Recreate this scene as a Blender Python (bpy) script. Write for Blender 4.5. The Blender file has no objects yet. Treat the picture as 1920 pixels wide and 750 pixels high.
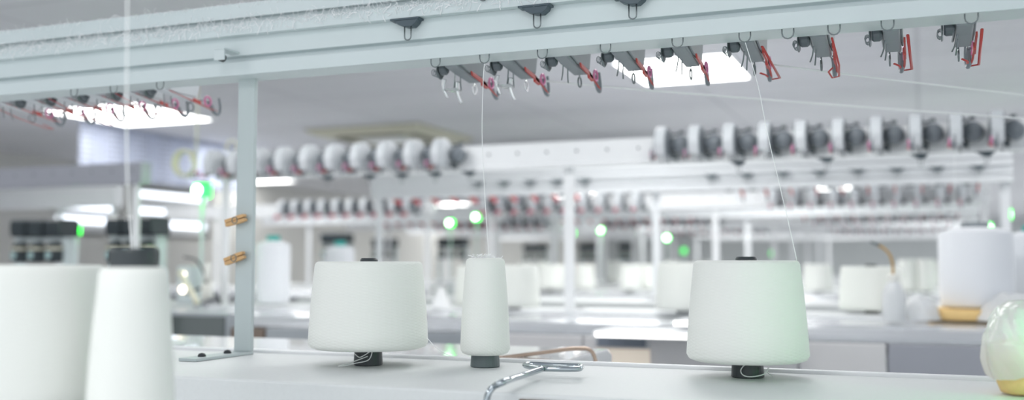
import bpy, math, random
from math import sin, cos, pi, radians, sqrt
from mathutils import Vector, Matrix, noise
random.seed(7)
SC = bpy.context.scene
COL = SC.collection
H = 1.60                       # eye height
TT = H - 0.175                 # worktop height of the machines
CEIL = H + 1.05
F_PX, CX, CY = 1900.0, 960.0, 375.0
YAW, PITCH = radians(22.0), radians(3.67)
ORD = ['first', 'second', 'third', 'fourth', 'fifth', 'sixth', 'seventh', 'eighth', 'ninth', 'tenth', 'eleventh', 'twelfth']

# ------------------------------------------------------------------ sight lines (used only to read places off the photograph)
def ray(px, py):
    u, v = (px - CX) / F_PX, (CY - py) / F_PX
    h = cos(PITCH) - v * sin(PITCH)
    return Vector((-sin(YAW) * h + cos(YAW) * u, cos(YAW) * h + sin(YAW) * u, sin(PITCH) + v * cos(PITCH)))
CAMP = Vector((0, 0, H))
def on_y(px, py, y):
    r = ray(px, py); return CAMP + r * (y / r.y)
def on_z(px, py, z):
    r = ray(px, py); return CAMP + r * ((z - H) / r.z)
def at_d(px, py, d):
    r = ray(px, py); return CAMP + r * (d / (-sin(YAW) * r.x + cos(YAW) * r.y))
def px_x(px, y):               # world x of image column px at world depth y
    return on_y(px, 497, y).x

# ------------------------------------------------------------------ materials
MATS = {}
def nd(nt, typ, **kw):
    n = nt.nodes.new(typ)
    for k, v in kw.items(): setattr(n, k, v)
    return n
def mat(name, col, rough=0.5, metal=0.0, noise=0.0, nscale=40.0, bump=0.0, bscale=200.0, spec=0.5, coat=0.0, emit=None, estr=0.0, trans=0.0, alpha=1.0, sss=0.0):
    m = bpy.data.materials.new(name); m.use_nodes = True
    nt = m.node_tree; p = nt.nodes['Principled BSDF']
    p.inputs['Base Color'].default_value = (*col, 1); p.inputs['Roughness'].default_value = rough
    p.inputs['Metallic'].default_value = metal; p.inputs['Specular IOR Level'].default_value = spec
    p.inputs['Coat Weight'].default_value = coat; p.inputs['Transmission Weight'].default_value = trans
    p.inputs['Alpha'].default_value = alpha
    if emit:
        p.inputs['Emission Color'].default_value = (*emit, 1); p.inputs['Emission Strength'].default_value = estr
    tc = nd(nt, 'ShaderNodeTexCoord')
    if noise:
        n = nd(nt, 'ShaderNodeTexNoise'); n.inputs['Scale'].default_value = nscale; n.inputs['Detail'].default_value = 4
        nt.links.new(tc.outputs['Object'], n.inputs['Vector'])
        mx = nd(nt, 'ShaderNodeMix', data_type='RGBA')
        mx.inputs[6].default_value = (*[max(0, c * (1 - noise)) for c in col], 1)
        mx.inputs[7].default_value = (*[min(1, c * (1 + noise)) for c in col], 1)
        nt.links.new(n.outputs['Fac'], mx.inputs[0]); nt.links.new(mx.outputs[2], p.inputs['Base Color'])
    if bump:
        n2 = nd(nt, 'ShaderNodeTexNoise'); n2.inputs['Scale'].default_value = bscale; n2.inputs['Detail'].default_value = 3
        nt.links.new(tc.outputs['Object'], n2.inputs['Vector'])
        b = nd(nt, 'ShaderNodeBump'); b.inputs['Strength'].default_value = bump; b.inputs['Distance'].default_value = 0.002
        nt.links.new(n2.outputs['Fac'], b.inputs['Height']); nt.links.new(b.outputs['Normal'], p.inputs['Normal'])
    MATS[name] = m
    return m

RAIL = mat('pale_blue_grey_paint', (.60, .675, .685), .38, noise=.04, nscale=9, bump=.05, bscale=300)
RAILW = mat('white_rail_paint', (.85, .865, .88), .38, noise=.03, nscale=9)
TABLE = mat('worktop_paint', (.72, .745, .745), .5, noise=.035, nscale=120, bump=.12, bscale=650)
TABLEF = mat('worktop_edge_paint', (.66, .69, .69), .55, noise=.03, nscale=60)
RAILN = mat('pale_neutral_paint', (.72, .74, .765), .38, noise=.04, nscale=9)
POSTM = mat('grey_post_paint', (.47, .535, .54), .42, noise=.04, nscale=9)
CABG = mat('cabinet_grey', (.55, .565, .60), .35, noise=.04, nscale=6)
CABS = mat('cabinet_slate', (.36, .39, .42), .3, noise=.04, nscale=6)
CABL = mat('cabinet_light', (.70, .69, .70), .35, noise=.05, nscale=6)
CABD = mat('cabinet_dark', (.37, .38, .43), .4, noise=.04, nscale=6)
COVER = mat('brushed_cover', (.66, .68, .71), .22, metal=.55, noise=.04, nscale=14)
GLOSSW = mat('glossy_pale_cover', (.72, .74, .75), .12, coat=.6, noise=.03, nscale=5)
SMOKED = mat('smoked_window', (.045, .065, .065), .08, coat=.5)
CHROME = mat('chrome', (.46, .51, .54), .07, metal=1.0)
STEEL = mat('steel_wire', (.20, .23, .24), .3, metal=.8)
SLATE = mat('slate_plastic', (.055, .085, .105), .35)
BLACK = mat('black_plastic', (.018, .024, .03), .4, noise=.1)
BLACKB = mat('black_feeder_plastic', (.03, .042, .05), .35)
GREYP = mat('grey_plastic', (.26, .29, .31), .45, noise=.04)
GREYL = mat('light_grey_plastic', (.62, .65, .68), .4)  # pale bodies, and the brightly lit look of aisle-facing tensioners
GREYS = mat('mid_grey_plastic', (.20, .225, .25), .45)
GREYD = mat('dark_grey_plastic', (.10, .12, .135), .45)
RED = mat('red_plastic', (.50, .06, .05), .35)
REDW = mat('red_wire', (.50, .055, .05), .35)
PINK = mat('magenta_ceramic', (.72, .22, .42), .25)
CLEAR = mat('clear_plastic_bits', (.85, .88, .9), .15, trans=.55)
WOOD = mat('pine_wood', (.60, .37, .17), .6, noise=.18, nscale=90)
BROWN = mat('brown_frame', (.20, .15, .12), .4)
CARD = mat('white_card', (.80, .80, .76), .7)
FOAM = mat('yellow_foam', (.87, .61, .27), .85, noise=.10, nscale=160, bump=.6, bscale=380)
TEAL = mat('teal_plastic', (.03, .42, .38), .4)
CORE = mat('dark_cone_core', (.035, .045, .05), .4, noise=.15)
COREG = mat('grey_cone_core', (.10, .13, .135), .4, noise=.1)
BOTTLE = mat('milky_bottle', (.86, .88, .90), .3, trans=.35)
TUBEB = mat('amber_tube', (.45, .27, .07), .35)
HOSE = mat('pale_yellow_hose', (.85, .83, .66), .4)
CORD = mat('yellowed_cord', (.76, .74, .62), .6)
BEIGE = mat('beige_plastic', (.60, .58, .47), .5)
BEIGED = mat('air_slot', (.20, .19, .15), .6)
WALLM = mat('beige_wall', (.64, .635, .61), .8, noise=.06, nscale=2)
WALLW = mat('pale_wall', (.60, .63, .64), .8, noise=.05, nscale=2)
FLOORM = mat('grey_epoxy_floor', (.62, .64, .64), .3, noise=.06, nscale=3)
THREAD = mat('white_thread', (.88, .90, .90), .8, spec=.2)
LINTM = mat('lint', (.92, .93, .94), .9, spec=.1)
TISSUE = mat('white_tissue', (.85, .86, .87), .8)
LAMPW = mat('light_diffuser', (1, 1, 1), .5, emit=(1, 1, .985), estr=8.0)
LEDW = mat('led_strip', (1, 1, 1), .5, emit=(1, .98, .95), estr=3.2)
WINDOWL = mat('daylight_pane', (.9, .95, 1), .3, emit=(.86, .91, 1), estr=2.6)
GREENL = mat('green_lamp', (.1, .9, .2), .3, emit=(.005, 1, .03), estr=5)
GREENW = mat('green_lamp_core', (.9, 1, .9), .3, emit=(.62, 1, .66), estr=16.0)
GREEND = mat('green_lamp_dim', (.1, .8, .2), .3, emit=(.03, 1, .10), estr=1.2)
WARML = mat('warm_indicator', (1, .9, .8), .3, emit=(1, .85, .7), estr=5.0)
AMBER = mat('amber_work_light', (.85, .78, .68), .4, emit=(1, .84, .68), estr=.25)

def yarn_mat(name, col, sheen=.25, fine=1257.0, turns=30, bump=.2):
    """crossed helical winding, as relief only"""
    m = mat(name, col, .85, spec=.15)
    nt = m.node_tree; p = nt.nodes['Principled BSDF']
    p.inputs['Sheen Weight'].default_value = sheen; p.inputs['Sheen Roughness'].default_value = .4
    tc = nd(nt, 'ShaderNodeTexCoord'); s = nd(nt, 'ShaderNodeSeparateXYZ')
    nt.links.new(tc.outputs['Object'], s.inputs[0])
    def mth(op, a, b=None):
        n = nd(nt, 'ShaderNodeMath', operation=op)
        for i, v in enumerate((a, b)):
            if v is None: continue
            if isinstance(v, (int, float)): n.inputs[i].default_value = v
            else: nt.links.new(v, n.inputs[i])
        return n.outputs[0]
    th = mth('MULTIPLY', mth('ARCTAN2', s.outputs['Y'], s.outputs['X']), turns)
    kz = mth('MULTIPLY', s.outputs['Z'], fine)
    a = mth('SINE', mth('ADD', th, kz)); b = mth('SINE', mth('SUBTRACT', th, kz))
    hi = mth('MAXIMUM', a, b)
    n = nd(nt, 'ShaderNodeTexNoise'); n.inputs['Scale'].default_value = 260; n.inputs['Detail'].default_value = 4
    nt.links.new(tc.outputs['Object'], n.inputs['Vector'])
    n2 = nd(nt, 'ShaderNodeTexNoise'); n2.inputs['Scale'].default_value = 14; n2.inputs['Detail'].default_value = 2
    nt.links.new(tc.outputs['Object'], n2.inputs['Vector'])
    hsum = mth('ADD', mth('ADD', mth('MULTIPLY', hi, .5), mth('MULTIPLY', n.outputs['Fac'], .8)), mth('MULTIPLY', n2.outputs['Fac'], .9))
    bp = nd(nt, 'ShaderNodeBump'); bp.inputs['Strength'].default_value = bump; bp.inputs['Distance'].default_value = .0014
    nt.links.new(hsum, bp.inputs['Height']); nt.links.new(bp.outputs['Normal'], p.inputs['Normal'])
    return m
YARN = yarn_mat('cream_cotton_yarn', (.84, .86, .82))
YARNW = yarn_mat('white_filament_yarn', (.83, .85, .89), sheen=.5, fine=1500, turns=4, bump=.25)
YARNP = yarn_mat('pink_yarn', (.80, .55, .60))

def bag_mat():
    m = bpy.data.materials.new('clear_bag_film'); m.use_nodes = True
    nt = m.node_tree; nt.nodes.clear()
    out = nd(nt, 'ShaderNodeOutputMaterial'); tr = nd(nt, 'ShaderNodeBsdfTransparent')
    p = nd(nt, 'ShaderNodeBsdfPrincipled'); p.inputs['Base Color'].default_value = (.92, .94, .96, 1); p.inputs['Roughness'].default_value = .2
    p.inputs['Specular IOR Level'].default_value = .9
    tl = nd(nt, 'ShaderNodeBsdfTranslucent'); tl.inputs['Color'].default_value = (.9, .92, .94, 1)
    a = nd(nt, 'ShaderNodeMixShader'); a.inputs[0].default_value = .4
    nt.links.new(p.outputs[0], a.inputs[1]); nt.links.new(tl.outputs[0], a.inputs[2])
    mx = nd(nt, 'ShaderNodeMixShader'); mx.inputs[0].default_value = .86
    nt.links.new(tr.outputs[0], mx.inputs[1]); nt.links.new(a.outputs[0], mx.inputs[2]); nt.links.new(mx.outputs[0], out.inputs[0])
    return m
BAG = bag_mat()

def net_mat():
    m = bpy.data.materials.new('blue_white_net'); m.use_nodes = True
    nt = m.node_tree; nt.nodes.clear()
    out = nd(nt, 'ShaderNodeOutputMaterial'); tc = nd(nt, 'ShaderNodeTexCoord')
    tr = nd(nt, 'ShaderNodeBsdfTransparent'); df = nd(nt, 'ShaderNodeBsdfDiffuse'); tl = nd(nt, 'ShaderNodeBsdfTranslucent')
    df.inputs[0].default_value = (.66, .70, .82, 1); tl.inputs[0].default_value = (.70, .74, .86, 1)
    a = nd(nt, 'ShaderNodeMixShader'); a.inputs[0].default_value = .5
    nt.links.new(df.outputs[0], a.inputs[1]); nt.links.new(tl.outputs[0], a.inputs[2])
    vo = nd(nt, 'ShaderNodeTexVoronoi'); vo.inputs['Scale'].default_value = 26; vo.inputs['Randomness'].default_value = .15
    nt.links.new(tc.outputs['Object'], vo.inputs['Vector'])
    rp = nd(nt, 'ShaderNodeMapRange'); rp.inputs[1].default_value = .2; rp.inputs[2].default_value = .42; rp.inputs[3].default_value = .48; rp.inputs[4].default_value = .93
    nt.links.new(vo.outputs['Distance'], rp.inputs[0])
    mx = nd(nt, 'ShaderNodeMixShader'); nt.links.new(rp.outputs[0], mx.inputs[0])
    nt.links.new(tr.outputs[0], mx.inputs[1]); nt.links.new(a.outputs[0], mx.inputs[2]); nt.links.new(mx.outputs[0], out.inputs[0])
    return m
NET = net_mat()

def ceiling_mat():
    m = mat('grey_ribbed_ceiling', (.47, .475, .50), .75)
    nt = m.node_tree; p = nt.nodes['Principled BSDF']
    tc = nd(nt, 'ShaderNodeTexCoord')
    br = nd(nt, 'ShaderNodeTexBrick'); br.offset = 0.0
    br.inputs['Color1'].default_value = (.75, .75, .79, 1); br.inputs['Color2'].default_value = (.725, .725, .765, 1); br.inputs['Mortar'].default_value = (.61, .61, .65, 1)
    br.inputs['Scale'].default_value = 1; br.inputs['Mortar Size'].default_value = .012; br.inputs['Brick Width'].default_value = 1.2; br.inputs['Row Height'].default_value = .6
    nt.links.new(tc.outputs['Object'], br.inputs['Vector']); nt.links.new(br.outputs['Color'], p.inputs['Base Color'])
    wv = nd(nt, 'ShaderNodeTexWave'); wv.bands_direction = 'X'; wv.inputs['Scale'].default_value = 5.2
    nt.links.new(tc.outputs['Object'], wv.inputs['Vector'])
    b = nd(nt, 'ShaderNodeBump'); b.inputs['Strength'].default_value = .25; b.inputs['Distance'].default_value = .004
    nt.links.new(wv.outputs['Fac'], b.inputs['Height']); nt.links.new(b.outputs['Normal'], p.inputs['Normal'])
    return m
CEILM = ceiling_mat()

# ------------------------------------------------------------------ mesh building
class MB:
    def __init__(s): s.v = []; s.f = []; s.mi = []; s.cur = 0; s.mats = []
    def use(s, m):
        if m not in s.mats: s.mats.append(m)
        s.cur = s.mats.index(m); return s
    def add(s, vs, fs):
        o = len(s.v); s.v += [tuple(v) for v in vs]; s.f += [tuple(o + i for i in f) for f in fs]; s.mi += [s.cur] * len(fs); return s
    def box(s, a, b, M=None):
        (x0, y0, z0), (x1, y1, z1) = a, b
        vs = [Vector(p) for p in ((x0, y0, z0), (x1, y0, z0), (x1, y1, z0), (x0, y1, z0), (x0, y0, z1), (x1, y0, z1), (x1, y1, z1), (x0, y1, z1))]
        if M: vs = [M @ v for v in vs]
        return s.add(vs, [(0, 3, 2, 1), (4, 5, 6, 7), (0, 1, 5, 4), (1, 2, 6, 5), (2, 3, 7, 6), (3, 0, 4, 7)])
    def prism(s, prof, x0, x1):            # profile of (y, z) points, pushed along x
        n = len(prof)
        area = sum(prof[i][0] * prof[(i + 1) % n][1] - prof[(i + 1) % n][0] * prof[i][1] for i in range(n))
        if area < 0: prof = prof[::-1]
        vs = [(x0, y, z) for y, z in prof] + [(x1, y, z) for y, z in prof]
        fs = [tuple(range(n))[::-1], tuple(range(n, 2 * n))] + [(i, (i + 1) % n, n + (i + 1) % n, n + i) for i in range(n)]
        return s.add(vs, fs)
    def lathe(s, prof, n=32, c=(0, 0, 0), axis='z'):   # prof: (r, h)
        vs = []; fs = []
        m = len(prof)
        for r, h in prof:
            for k in range(n):
                t = 2 * pi * k / n
                p = (r * cos(t), r * sin(t), h)
                if axis == 'x': p = (h, r * cos(t), r * sin(t))
                if axis == 'y': p = (r * sin(t), h, r * cos(t))
                vs.append((p[0] + c[0], p[1] + c[1], p[2] + c[2]))
        for j in range(m - 1):
            for k in range(n):
                fs.append((j * n + k, j * n + (k + 1) % n, (j + 1) * n + (k + 1) % n, (j + 1) * n + k))
        if prof[0][0] > 1e-6: fs.append(tuple(range(n))[::-1])
        if prof[-1][0] > 1e-6: fs.append(tuple((m - 1) * n + k for k in range(n)))
        return s.add(vs, fs)
    def tube(s, pts, r, n=6, closed=False, taper=None):
        pts = [Vector(p) for p in pts]; m = len(pts)
        vs = []; up = None
        for i, p in enumerate(pts):
            if closed: t = pts[(i + 1) % m] - pts[i - 1]
            else: t = pts[min(i + 1, m - 1)] - pts[max(i - 1, 0)]
            t.normalize()
            if up is None:
                up = Vector((0, 0, 1)) if abs(t.z) < .9 else Vector((1, 0, 0))
            a = t.cross(up)
            if a.length < 1e-4: a = t.cross(Vector((1, .3, 0)))
            a.normalize(); b = a.cross(t); b.normalize(); up = b
            rr = r if taper is None else r * (1 + (taper - 1) * i / (m - 1))
            for k in range(n):
                q = 2 * pi * k / n
                vs.append(p + a * (rr * cos(q)) + b * (rr * sin(q)))
        fs = []
        for i in range(m if closed else m - 1):
            for k in range(n):
                j = (i + 1) % m
                fs.append((i * n + k, i * n + (k + 1) % n, j * n + (k + 1) % n, j * n + k))
        if not closed: fs += [tuple(range(n))[::-1], tuple((m - 1) * n + k for k in range(n))]
        return s.add(vs, fs)
    def ring(s, c, R, r, axis='x', n=16, k=6):
        pts = []
        for i in range(n):
            t = 2 * pi * i / n; a, b = R * cos(t), R * sin(t)
            pts.append({'x': (c[0], c[1] + a, c[2] + b), 'y': (c[0] + a, c[1], c[2] + b), 'z': (c[0] + a, c[1] + b, c[2])}[axis])
        return s.tube(pts, r, k, closed=True)
    def build(s, name, m=None, parent=None, loc=(0, 0, 0), smooth=False, bevel=0.0, rot=None):
        me = bpy.data.meshes.new(name)
        me.from_pydata(s.v, [], s.f)
        if m is not None: me.materials.append(m)
        else:
            for q in s.mats: me.materials.append(q)
            me.polygons.foreach_set('material_index', s.mi)
        if smooth: me.polygons.foreach_set('use_smooth', [True] * len(me.polygons))
        me.update()
        o = bpy.data.objects.new(name, me); COL.objects.link(o); o.location = loc
        if rot: o.rotation_euler = rot
        if parent: o.parent = parent
        if bevel:
            b = o.modifiers.new('bevel', 'BEVEL'); b.width = bevel; b.segments = 2; b.limit_method = 'ANGLE'; b.angle_limit = radians(40)
        if smooth == 'auto':
            mod = o.modifiers.new('wn', 'WEIGHTED_NORMAL')
        return o

def spline(pts, k=6):
    """Catmull-Rom through the points"""
    P = [Vector(p) for p in pts]; out = []
    for i in range(len(P) - 1):
        p0, p1, p2, p3 = P[max(i - 1, 0)], P[i], P[i + 1], P[min(i + 2, len(P) - 1)]
        for j in range(k):
            t = j / k
            out.append(.5 * ((2 * p1) + (p2 - p0) * t + (2 * p0 - 5 * p1 + 4 * p2 - p3) * t * t + (3 * p1 - p0 - 3 * p2 + p3) * t ** 3))
    out.append(P[-1]); return out

def tag(o, label, cat, group=None, kind=None):
    o['label'] = label; o['category'] = cat
    if group: o['group'] = group
    if kind: o['kind'] = kind
    return o
def thing(name, label, cat, loc=(0, 0, 0), rz=0, group=None):
    o = bpy.data.objects.new(name, None); COL.objects.link(o); o.empty_display_size = .05
    o.location = loc; o.rotation_euler = (0, 0, rz)
    return tag(o, label, cat, group)
def copy_thing(root, loc, rz, label):
    r = root.copy(); COL.objects.link(r); r.location = loc; r.rotation_euler = (0, 0, rz); r['label'] = label
    for ch in list(root.children):
        c = ch.copy(); COL.objects.link(c); c.parent = r
        for g in list(ch.children):
            d = g.copy(); COL.objects.link(d); d.parent = c
    return r
def struct(name, mb, m, **kw):
    o = mb.build(name, m, **kw); o['kind'] = 'structure'; return o

# ------------------------------------------------------------------ the hall
X0, X1, Y0, Y1 = -7.9, 9.0, -3.0, 26.0
struct('floor', MB().box((X0, Y0, -.1), (X1, Y1, 0)), FLOORM)
struct('ceiling', MB().box((X0, Y0, CEIL), (X1, Y1, CEIL + .1)), CEILM)
struct('wall_back', MB().box((X0, Y1, 0), (X1, Y1 + .15, CEIL)), WALLW)
# wall with daylight windows
wins = [(7.55, 8.42), (8.62, 9.9)]
wz0, wz1 = H + .30, H + .86
wl = MB().box((X0 - .15, Y0, 0), (X0, Y1, wz0)).box((X0 - .15, Y0, wz1), (X0, Y1, CEIL))
ys = [Y0] + [v for w in wins for v in w] + [Y1]
for i in range(0, len(ys), 2): wl.box((X0 - .15, ys[i], wz0), (X0, ys[i + 1], wz1))
struct('wall_left', wl, WALLM)
for i, (a, b) in enumerate(wins):
    fr = MB()
    t = .035
    for (ya, yb, za, zb) in ((a, b, wz0, wz0 + t), (a, b, wz1 - t, wz1), (a, a + t, wz0, wz1), (b - t, b, wz0, wz1), (a, b, wz0 + .19, wz0 + .265), (a, b, wz0 + .325, wz0 + .45), (a, b, wz0, wz0 + .125), (a, b, wz0 + .51, wz1)):
        fr.box((X0 - .09, ya, za), (X0 - .02, yb, zb))
    w = struct('window_%d' % (i + 1), fr, RAILW)
    MB().box((X0 - .075, a + .01, wz0 + .01), (X0 - .065, b - .01, wz1 - .01)).build('pane', WINDOWL, w)

# ------------------------------------------------------------------ ceiling lights
def ceiling_light(x, y, label, sx=.62, sy=.62):
    t = thing('ceiling_light', label, 'ceiling light', (x, y, CEIL), 0, 'square ceiling lights')
    f = MB(); a, b, w = sx / 2, sy / 2, .018
    for (p, q) in (((-a, -b), (a, -b + w)), ((-a, b - w), (a, b)), ((-a, -b + w), (-a + w, b - w)), ((a - w, -b + w), (a, b - w))):
        f.box((p[0], p[1], -.014), (q[0], q[1], .0))
    f.build('frame', RAILW, t)
    MB().box((-a + w, -b + w, -.011), (a - w, b - w, -.001)).build('diffuser', LAMPW, t)
def cl(px, py, label, **k):
    p = on_z(px, py, CEIL - .01); ceiling_light(p.x, p.y, label, **k)
LIGHTS = [
    (1282, 132, 'square white ceiling light glowing behind the tensioners above the large cone'),
    (240, 213, 'square white ceiling light glowing beside the steel post and hanging net'),
    (493, 338, 'ceiling light just behind the steel post under the tensioner rail'),
    (848, 384, 'warm ceiling light over the pair of green lamps'),
    (1080, 367, 'ceiling light half hidden by the white middle post'),
    (1566, 355, 'ceiling light shining above the tensioners of the fourth rail'),
    (1250, 403, 'small ceiling light near the green lamp beside the big cone'),
    (1623, 396, 'small ceiling light above the oil bottle'),
    (595, 384, 'far ceiling light over the teal-capped yarn package'),
    (590, 437, 'farthest dim ceiling light low beside the black feeders'),
]
for px, py, lb in LIGHTS:
    if px == 240: ceiling_light(-5.09, 5.50, lb, .82, .82)
    else: cl(px, py, lb, sy=.72 if px == 1282 else .62)
# unseen area lamps added under the ceiling to brighten rails, net and far rows
ADDED_LAMPS = [(-2.1, .0, 17), (-.6, .2, 17), (-1.2, -1.6, 28), (-2.2, 2.7, 24), (-.5, 2.7, 26), (-3.3, 1.6, 24), (-5.2, 2.6, 14), (-4.4, 3.9, 26), (-3.9, 5.9, 20),
         (.9, 4.35, 26), (-1.3, 4.35, 28), (2.8, 5.4, 30), (-1.8, 5.75, 26), (1.6, 7.3, 44), (-1.0, 7.3, 44), (-5.2, 7.2, 40), (4.4, 8.6, 34), (.2, 10.1, 44), (3.0, 10.1, 44), (-2.8, 10.1, 44), (-5.6, 10.1, 44)] + [(x, y, 58) for y in (13.0, 16.0, 19.0, 22.5) for x in (-5.6, -2.4, .8, 4.0, 7.0)]
for i, (x, y, e) in enumerate(ADDED_LAMPS):
    L = bpy.data.lights.new('added_lamp', 'AREA'); L.shape = 'SQUARE'; L.size = .6; L.energy = e * .42; L.color = (1, 1, .985)
    lo = bpy.data.objects.new('added_lamp', L); COL.objects.link(lo); lo.location = (x, y, CEIL - .03)

# ------------------------------------------------------------------ air conditioner in the ceiling
p = on_z(735, 250, CEIL)
t = thing('air_conditioner', 'beige square air conditioner cassette in the ceiling', 'air conditioner', (p.x, p.y, CEIL))
MB().lathe([(.70, -.002), (.70, -.02), (.60, -.055), (.0001, -.055)], 4).build('panel', BEIGE, t, rot=(0, 0, pi / 4), bevel=.006)
MB().box((-.2, -.2, -.066), (.2, .2, -.0555)).build('intake_grille', RAILW, t, bevel=.004)
for k in range(4):
    s = MB().box((-.28, -.36, -.064), (.28, -.285, -.0555)).build('air_slot', BEIGED, t); s.rotation_euler = (0, 0, k * pi / 2)

# ------------------------------------------------------------------ hanging net
nm = MB(); nu, nv = 40, 12
vs = []; fs = []
for i in range(nu + 1):
    for j in range(nv + 1):
        y = 5.57 + 1.95 * i / nu
        vs.append((-5.62 + .018 * sin(i * 1.1) * (1 - j / nv * .7), y, H + .64 + (1.05 - .64 - .004) * j / nv))
for i in range(nu):
    for j in range(nv):
        a = i * (nv + 1) + j; fs.append((a, a + nv + 1, a + nv + 2, a + 1))
nm.add(vs, fs)
o = nm.build('mesh_curtain', NET, smooth=True); tag(o, 'pale blue net curtain hanging from the ceiling before the windows', 'curtain')
sm = o.modifiers.new('thick', 'SOLIDIFY'); sm.thickness = .002

# ------------------------------------------------------------------ knitting machines and their yarn stands
XC, HALF = -1.24, 1.62
def row_words(k): return ORD[k - 1]
def F_profiles(y):
    z = H
    lower = [(y - .035, z + .37), (y - .035, z + .3965), (y - .020, z + .3985), (y - .020, z + .406), (y - .034, z + .408), (y - .034, z + .450), (y + .035, z + .450), (y + .035, z + .37)]
    upper = [(y - .052, z + .4445), (y - .052, z + .467), (y - .048, z + .467), (y - .048, z + .4505), (y - .036, z + .4505), (y - .036, z + .479), (y - .048, z + .479), (y - .048, z + .508), (y + .036, z + .508), (y + .036, z + .4505), (y - .0345, z + .4505), (y - .0345, z + .4445)]
    return lower, upper
def uloop(mb, x, y, z, w=.009, h=.016, r=.0011):
    pts = [(x - w, y, z), (x - w, y, z - h + w)] + [(x + w * cos(a), y, z - h + w + w * sin(a)) for a in [pi + pi * i / 6 for i in range(1, 6)]] + [(x + w, y, z - h + w), (x + w, y, z)]
    mb.tube(pts, r, 5)
def post(par, x, y, ztop, face, w=.04, foot=True, paint=None):
    paint = paint or RAILW
    pm = MB().box((x - w / 2, y - .005, TT + .006), (x + w / 2, y + .005, ztop)); o = pm.build('post', paint, par, bevel=.0012)
    if foot:
        s = -1 if face == 'F' else 1
        ya, yb = sorted((y + .005 * s * -1, y + s * .165))
        ft = MB().box((x - w / 2, ya, TT + .0004), (x + w / 2, yb, TT + .006)).build('foot_plate', paint, o, bevel=.001)
        for q in (.05, .125):
            MB().lathe([(.0075, 0), (.0075, .002), (.0055, .0055), (.0001, .007)], 12, (x, y + s * q, TT + .006)).build('screw', BLACK, o, smooth=True)
    return o
def F_stand(k, y, xa, xb, posts, name_extra, detail):
    t = thing('yarn_stand', name_extra, 'yarn stand', (0, 0, 0), 0, 'yarn stands of the machine rows')
    lo, up = F_profiles(y)
    MB().prism(lo, xa, xb).build('lower_rail', RAIL if k == 1 else RAILN, t, bevel=.0012 if detail else 0)
    MB().prism(up, xa, xb).build('upper_rail', RAIL if k == 1 else RAILN, t, bevel=.0008 if detail else 0)
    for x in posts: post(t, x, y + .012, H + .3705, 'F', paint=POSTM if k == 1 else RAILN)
    return t
def clip(par, x, y, z, s=1.0):
    c = MB().prism([(-.012, 0), (.012, 0), (.010, -.004), (-.010, -.004)], x - .029 * s, x + .029 * s)
    pr = [(x - .024 * s, z - .003), (x + .026 * s, z - .003), (x + .022 * s, z - .010 * s), (x + .014 * s, z - .016 * s), (x + .0, z - .016 * s), (x - .014 * s, z - .011 * s)]
    m = MB()
    n = len(pr); vs = [(a, y - .010, b) for a, b in pr] + [(a, y + .010, b) for a, b in pr]
    m.add(vs, [tuple(range(n)), tuple(range(n, 2 * n))[::-1]] + [(i, n + i, n + (i + 1) % n, (i + 1) % n) for i in range(n)])
    m.box((x - .029 * s, y - .012, z - .004), (x + .029 * s, y + .012, z - .0003))
    o = m.build('stop_motion_clip', SLATE, par, bevel=.0008)
    u = MB(); uloop(u, x + .004, y - .004, z - .014 * s, .0065 * s, .026 * s, .0013); u.build('wire_loop', STEEL, o, smooth=True)
def B_stand(k, y, xa, xb, posts, label, paint=None):
    t = thing('yarn_stand', label, 'yarn stand', (0, 0, 0), 0, 'yarn stands of the machine rows')
    z = H
    pr = [(y - .03, z + .388), (y - .03, z + .468), (y + .035, z + .468), (y + .035, z + .37), (y - .036, z + .37), (y - .036, z + .384), (y - .03, z + .388)][:-1]
    h = MB().use(paint or RAILW).prism(pr, xa, xb).use(GREYD)
    for i in range(int((xb - xa) / .12)): h.lathe([(.005, 0), (.005, .002)], 8, (xa + .1 + i * .12, y - .032, z + .43), 'y')
    h.build('rail', None, t)
    for x in posts: post(t, x, y, H + .3705, 'B')
    return t

def machine(k, y, kind, xa, xb, label):
    t = thing('knitting_machine', label, 'knitting machine', (0, 0, 0), 0, 'knitting machines in rows')
    s = 1 if kind == 'F' else -1
    def yy(a, b): return tuple(sorted((y + s * a, y + s * b)))
    a, b = yy(-.35, .055)
    MB().box((xa, a, TT - .10), (xb, b, TT)).build('worktop', TABLE, t, bevel=.004)
    a, b = yy(.056, .072)
    MB().box((xa, a, TT - .10), (xb, b, TT + .006)).build('rear_lip', RAILW, t, bevel=.002)
    prof = [(y + s * .075, TT - .004), (y + s * .40, TT - .014), (y + s * .425, TT - .022), (y + s * .435, TT - .045), (y + s * .435, TT - .08), (y + s * .075, TT - .08)]
    if k > 2: MB().prism(prof, xa + .03, xb - .03).build('cover', COVER, t)
    a, b = yy(-.32, .42)
    MB().box((xa + .02, a, .10), (xb - .02, b, TT - .1005)).build('body', CABG, t, bevel=.004)
    a, b = yy(-.28, .36)
    MB().box((xa + .06, a, 0), (xb - .06, b, .0995)).build('plinth', BLACK, t)
    return t

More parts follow.
